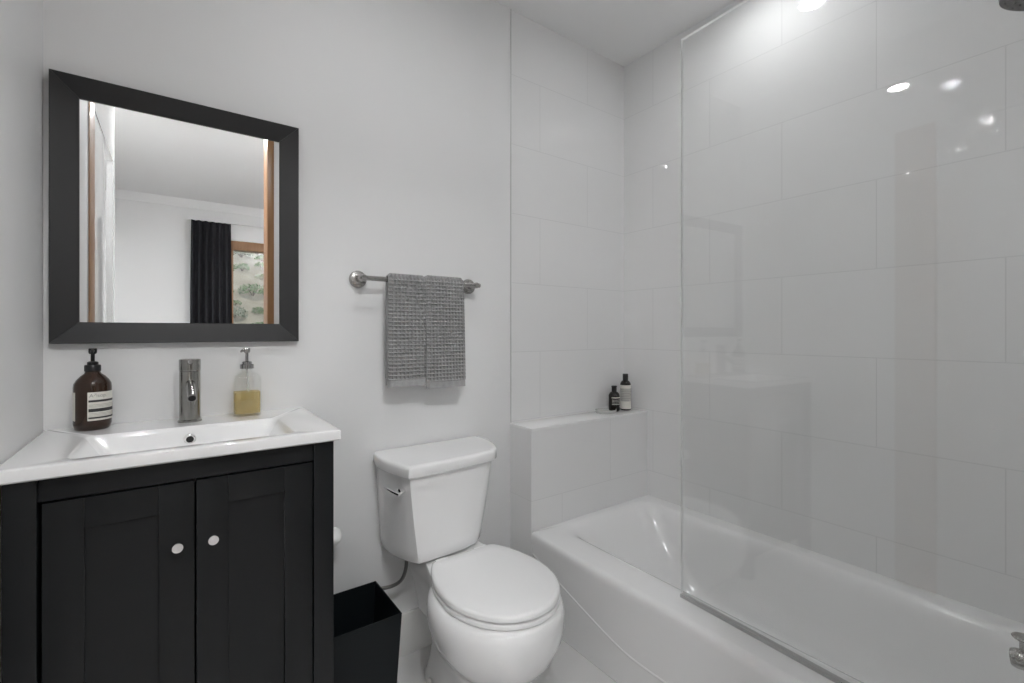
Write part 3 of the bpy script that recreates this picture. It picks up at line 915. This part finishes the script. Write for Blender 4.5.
sh = thing('wall_shower', 'round grey shower head hanging from its arm above the bathtub', 'shower', (1.55, NY, 2.0))
sm = MB()
sm.tube(curve_samples([(1.59, NY + 0.001, 2.10), (1.59, NY + 0.05, 2.10), (1.59, NY + 0.09, 2.075), (1.59, NY + 0.112, 2.03)], 6), 0.010, 16)
sm.lathe([(0.030, 0.001), (0.029, 0.008), (0.012, 0.014)], (1.59, NY, 2.10), 28, 'Y')
sm.build('shower_arm', NICKEL_X, sh)
sm = MB()
HBc = Vector((1.59, NY + 0.120, 1.972)); rotm = Matrix.Translation(HBc) @ Matrix.Rotation(math.radians(12), 4, 'X')
b_ = MB(); b_.lathe([(0.074, 0.004), (0.076, 0.008), (0.076, 0.016), (0.06, 0.028), (0.025, 0.040), (0.016, 0.065)], (0, 0, 0), 44)
sm.merge(b_.bm, rotm)
ho = sm.build('head_shell', NICKEL_X, sh)
sm = MB(); b_ = MB(); b_.lathe([(0.073, 0.0), (0.074, 0.0045)], (0, 0, 0), 44)
for rr, cnt in ((0.015, 6), (0.032, 12), (0.048, 18), (0.063, 24)):
    for k in range(cnt):
        a = 2 * math.pi * k / cnt
        b_.lathe([(0.0018, -0.002), (0.0026, 0.001)], (rr * math.cos(a), rr * math.sin(a), 0), 6)
sm.merge(b_.bm, rotm)
sm.build('spray_face', ROSE, ho)

# ------------------------------------------------------------------ things on the ledge
tx, ty = 1.868, 1.580
b = thing('tall_bottle', 'tall dark bottle with pale label in the corner of the tiled ledge', 'bottle', (tx, ty, LEDGE_Z))
MB().lathe([(0.024, 0.0), (0.0265, 0.003), (0.0270, 0.008), (0.0270, 0.128), (0.0255, 0.137), (0.020, 0.146), (0.0135, 0.151), (0.0125, 0.153)], (tx, ty, LEDGE_Z), 40).build('bottle', AMBERDARK, b, smooth=60)
MB().lathe([(0.0138, 0.151), (0.0138, 0.182), (0.0125, 0.1845)], (tx, ty, LEDGE_Z), 32).build('cap', BLACKP, b)
la = arc_patch('label', tx, ty, 0.0270, LEDGE_Z + 0.008, LEDGE_Z + 0.128, -122, 60, LABEL, b)
arc_patch('label_band', tx, ty, 0.0276, LEDGE_Z + 0.046, LEDGE_Z + 0.112, -118, 52, LABELG, la, 0.0004)
for q in range(7):
    arc_patch('label_print', tx, ty, 0.0281, LEDGE_Z + 0.052 + q * 0.0085, LEDGE_Z + 0.0545 + q * 0.0085, -108, -10 + (q * 29) % 50, INKG, la, 0.0003, 10)
tx, ty = 1.790, 1.586
b = thing('short_bottle', 'short dark brown bottle with a narrow pale label left of the tall bottle', 'bottle', (tx, ty, LEDGE_Z))
MB().lathe([(0.023, 0.0), (0.0265, 0.003), (0.0275, 0.010), (0.0275, 0.078), (0.0255, 0.086), (0.020, 0.094), (0.0125, 0.099), (0.0115, 0.102)], (tx, ty, LEDGE_Z), 40).build('bottle', AMBERDARK, b, smooth=60)
MB().lathe([(0.0125, 0.100), (0.0125, 0.121), (0.0138, 0.1225), (0.0138, 0.127), (0.0125, 0.128)], (tx, ty, LEDGE_Z), 32).build('cap', BLACKP, b)
la = arc_patch('label', tx, ty, 0.0275, LEDGE_Z + 0.030, LEDGE_Z + 0.074, -78, 80, AMBERDARK, b)
arc_patch('label_print', tx, ty, 0.0281, LEDGE_Z + 0.068, LEDGE_Z + 0.073, -75, 76, LABEL, la, 0.0004)
for q, (z0, z1) in enumerate(((0.058, 0.0605), (0.051, 0.053), (0.044, 0.046), (0.036, 0.0395))):
    arc_patch('label_print', tx, ty, 0.0281, LEDGE_Z + z0, LEDGE_Z + z1, -70, 66 - 8 * q, LABELG, la, 0.0004)
dx, dy = 1.722, 1.578
d = MB()
def dr(k, z): return [(dx + 0.060 * k * math.cos(2 * math.pi * i / 40), dy + 0.046 * k * math.sin(2 * math.pi * i / 40), LEDGE_Z + z) for i in range(40)]
d.loft([dr(0.86, 0.0), dr(0.94, 0.002), dr(1.0, 0.016), dr(0.985, 0.0175), dr(0.95, 0.016), dr(0.88, 0.006), dr(0.5, 0.0045)])
do = d.build('soap_dish', DISHGLASS, origin=(dx, dy, LEDGE_Z), smooth=50)
tag(do, 'shallow clear oval soap dish on the ledge in front of the bottles', 'soap dish')

# ------------------------------------------------------------------ bedroom curtain
cu = MB()
CX_, CW = 0.135, 0.385
nf = 6
def crow(z, sp, dep):
    r = []
    n = 140
    for i in range(n + 1):
        u = i / n
        x = CX_ + CW * (0.5 + (u - 0.5) * sp)
        y = FARY + 0.10 + dep * math.sin(u * nf * 2 * math.pi + 0.6 * math.sin(3 * u)) + 0.006 * math.sin(u * 31 + z)
        r.append((x, y, z))
    return r
rows = [crow(0.03, 1.03, 0.042), crow(0.6, 1.01, 0.040), crow(1.2, 0.99, 0.038), crow(1.8, 0.97, 0.033), crow(2.2, 0.95, 0.026), crow(2.33, 0.94, 0.016), crow(2.395, 0.94, 0.014)]
front = [[cu.bm.verts.new(p) for p in r] for r in rows]
back = [[cu.bm.verts.new((p[0], p[1] - 0.003, p[2])) for p in r] for r in rows]
for S_ in (front, back):
    for a, b2 in zip(S_, S_[1:]):
        for i in range(140): cu._f([a[i], a[i + 1], b2[i + 1], b2[i]])
for k in range(len(rows) - 1):
    for i in (0, 140): cu._f([front[k][i], front[k + 1][i], back[k + 1][i], back[k][i]])
for k in (0, len(rows) - 1):
    for i in range(140): cu._f([front[k][i], front[k][i + 1], back[k][i + 1], back[k][i]])
cuo = cu.build('window_curtain', CURT, origin=(CX_ + CW / 2, FARY + 0.1, 0.03), smooth=70)
tag(cuo, 'black pleated curtain beside the bedroom window, seen in the mirror', 'curtain')
ct = MB().box(CX_ - 0.02, WX1 + 0.30, FARY + 0.085, FARY + 0.115, 2.396, 2.412, 0.002).build('curtain_track', BEDPAINT, origin=(1.2, FARY + 0.1, 2.396))
for xx in (CX_ + 0.1, 1.3, WX1 + 0.2):
    MB().box(xx - 0.01, xx + 0.01, FARY, FARY + 0.086, 2.400, 2.410).build('track_bracket', BEDPAINT, ct, smooth=0)
tag(ct, 'thin white curtain track above the bedroom window', 'curtain track')

# ------------------------------------------------------------------ hillside beyond the window
hl = MB()
def hz(x, y):
    d_ = max(0, -y - 8)
    return -2.2 + 0.52 * d_ + 0.5 * math.sin(x * 0.5 + y * 0.2) + 0.3 * math.sin(y * 0.9 + x * 0.3)
G_ = [[hl.bm.verts.new((x, y, hz(x, y))) for x in [-30 + 2 * i for i in range(41)]] for y in [-4 - 1.5 * j for j in range(40)]]
for a, b2 in zip(G_, G_[1:]):
    for i in range(40): hl._f([a[i], a[i + 1], b2[i + 1], b2[i]])
struct(hl.build('ground_hillside', HILL, smooth=180))
protos = []
for k in range(3):
    rnd = random.Random(k + 3)
    sm = MB()
    for q in range(420):
        th_, ph = rnd.uniform(0, 2 * math.pi), math.acos(rnd.uniform(-0.15, 1))
        rr = (0.72 + 0.28 * rnd.random()) * (1 + 0.2 * math.sin(3 * th_ + k) * math.sin(2 * ph))
        c = Vector((math.sin(ph) * math.cos(th_), math.sin(ph) * math.sin(th_), math.cos(ph) * 0.85)) * rr + Vector((0, 0, 0.25))
        a = Vector((rnd.gauss(0, 1), rnd.gauss(0, 1), rnd.gauss(0, 1))).normalized()
        bb = a.cross(Vector((rnd.gauss(0, 1), rnd.gauss(0, 1), rnd.gauss(0, 1)))).normalized()
        sz = rnd.uniform(0.07, 0.15)
        sm._f([sm.bm.verts.new(c + a * sz), sm.bm.verts.new(c + bb * sz * 0.5), sm.bm.verts.new(c - a * sz), sm.bm.verts.new(c - bb * sz * 0.5)])
    o = sm.build('hillside_shrub', SHRUBS[k], smooth=0, recalc=False)
    st_ = MB()
    for q in range(4):
        a = q * 1.7
        st_.tube([(0, 0, -0.3), (0.12 * math.cos(a), 0.12 * math.sin(a), 0.15), (0.4 * math.cos(a), 0.4 * math.sin(a), 0.6)], [0.05, 0.04, 0.015], 6)
    stm = st_.build('stem', BARK, o)
    protos.append((o, stm))
rnd = random.Random(11)
first = [True, True, True]
placed = []
for k in range(20000):
    if len(placed) >= 280: break
    y = -12 - 22 * rnd.random()
    x = (0.113 + rnd.uniform(-0.12, 0.12)) * (3.3 - y)
    sc_ = rnd.uniform(0.2, 0.6) * (0.6 - y / 60)
    if any((x - a) ** 2 + (y - b2) ** 2 < (1.06 * (sc_ + c2)) ** 2 for a, b2, c2 in placed): continue
    placed.append((x, y, sc_))
    i = rnd.randrange(3)
    o, stm = protos[i]
    if not first[i]:
        o2 = o.copy(); col.objects.link(o2)
        s2 = stm.copy(); col.objects.link(s2); s2.parent = o2
        o = o2
    first[i] = False
    o.location = (x, y, hz(x, y)); o.scale = (sc_, sc_, sc_ * rnd.uniform(0.7, 1.0)); o.rotation_euler = (0, 0, rnd.uniform(0, 6))
    tag(o, 'leafy shrub on the sunny dry hillside outside the bedroom window', 'shrub', 'shrubs on the hillside outside the window')
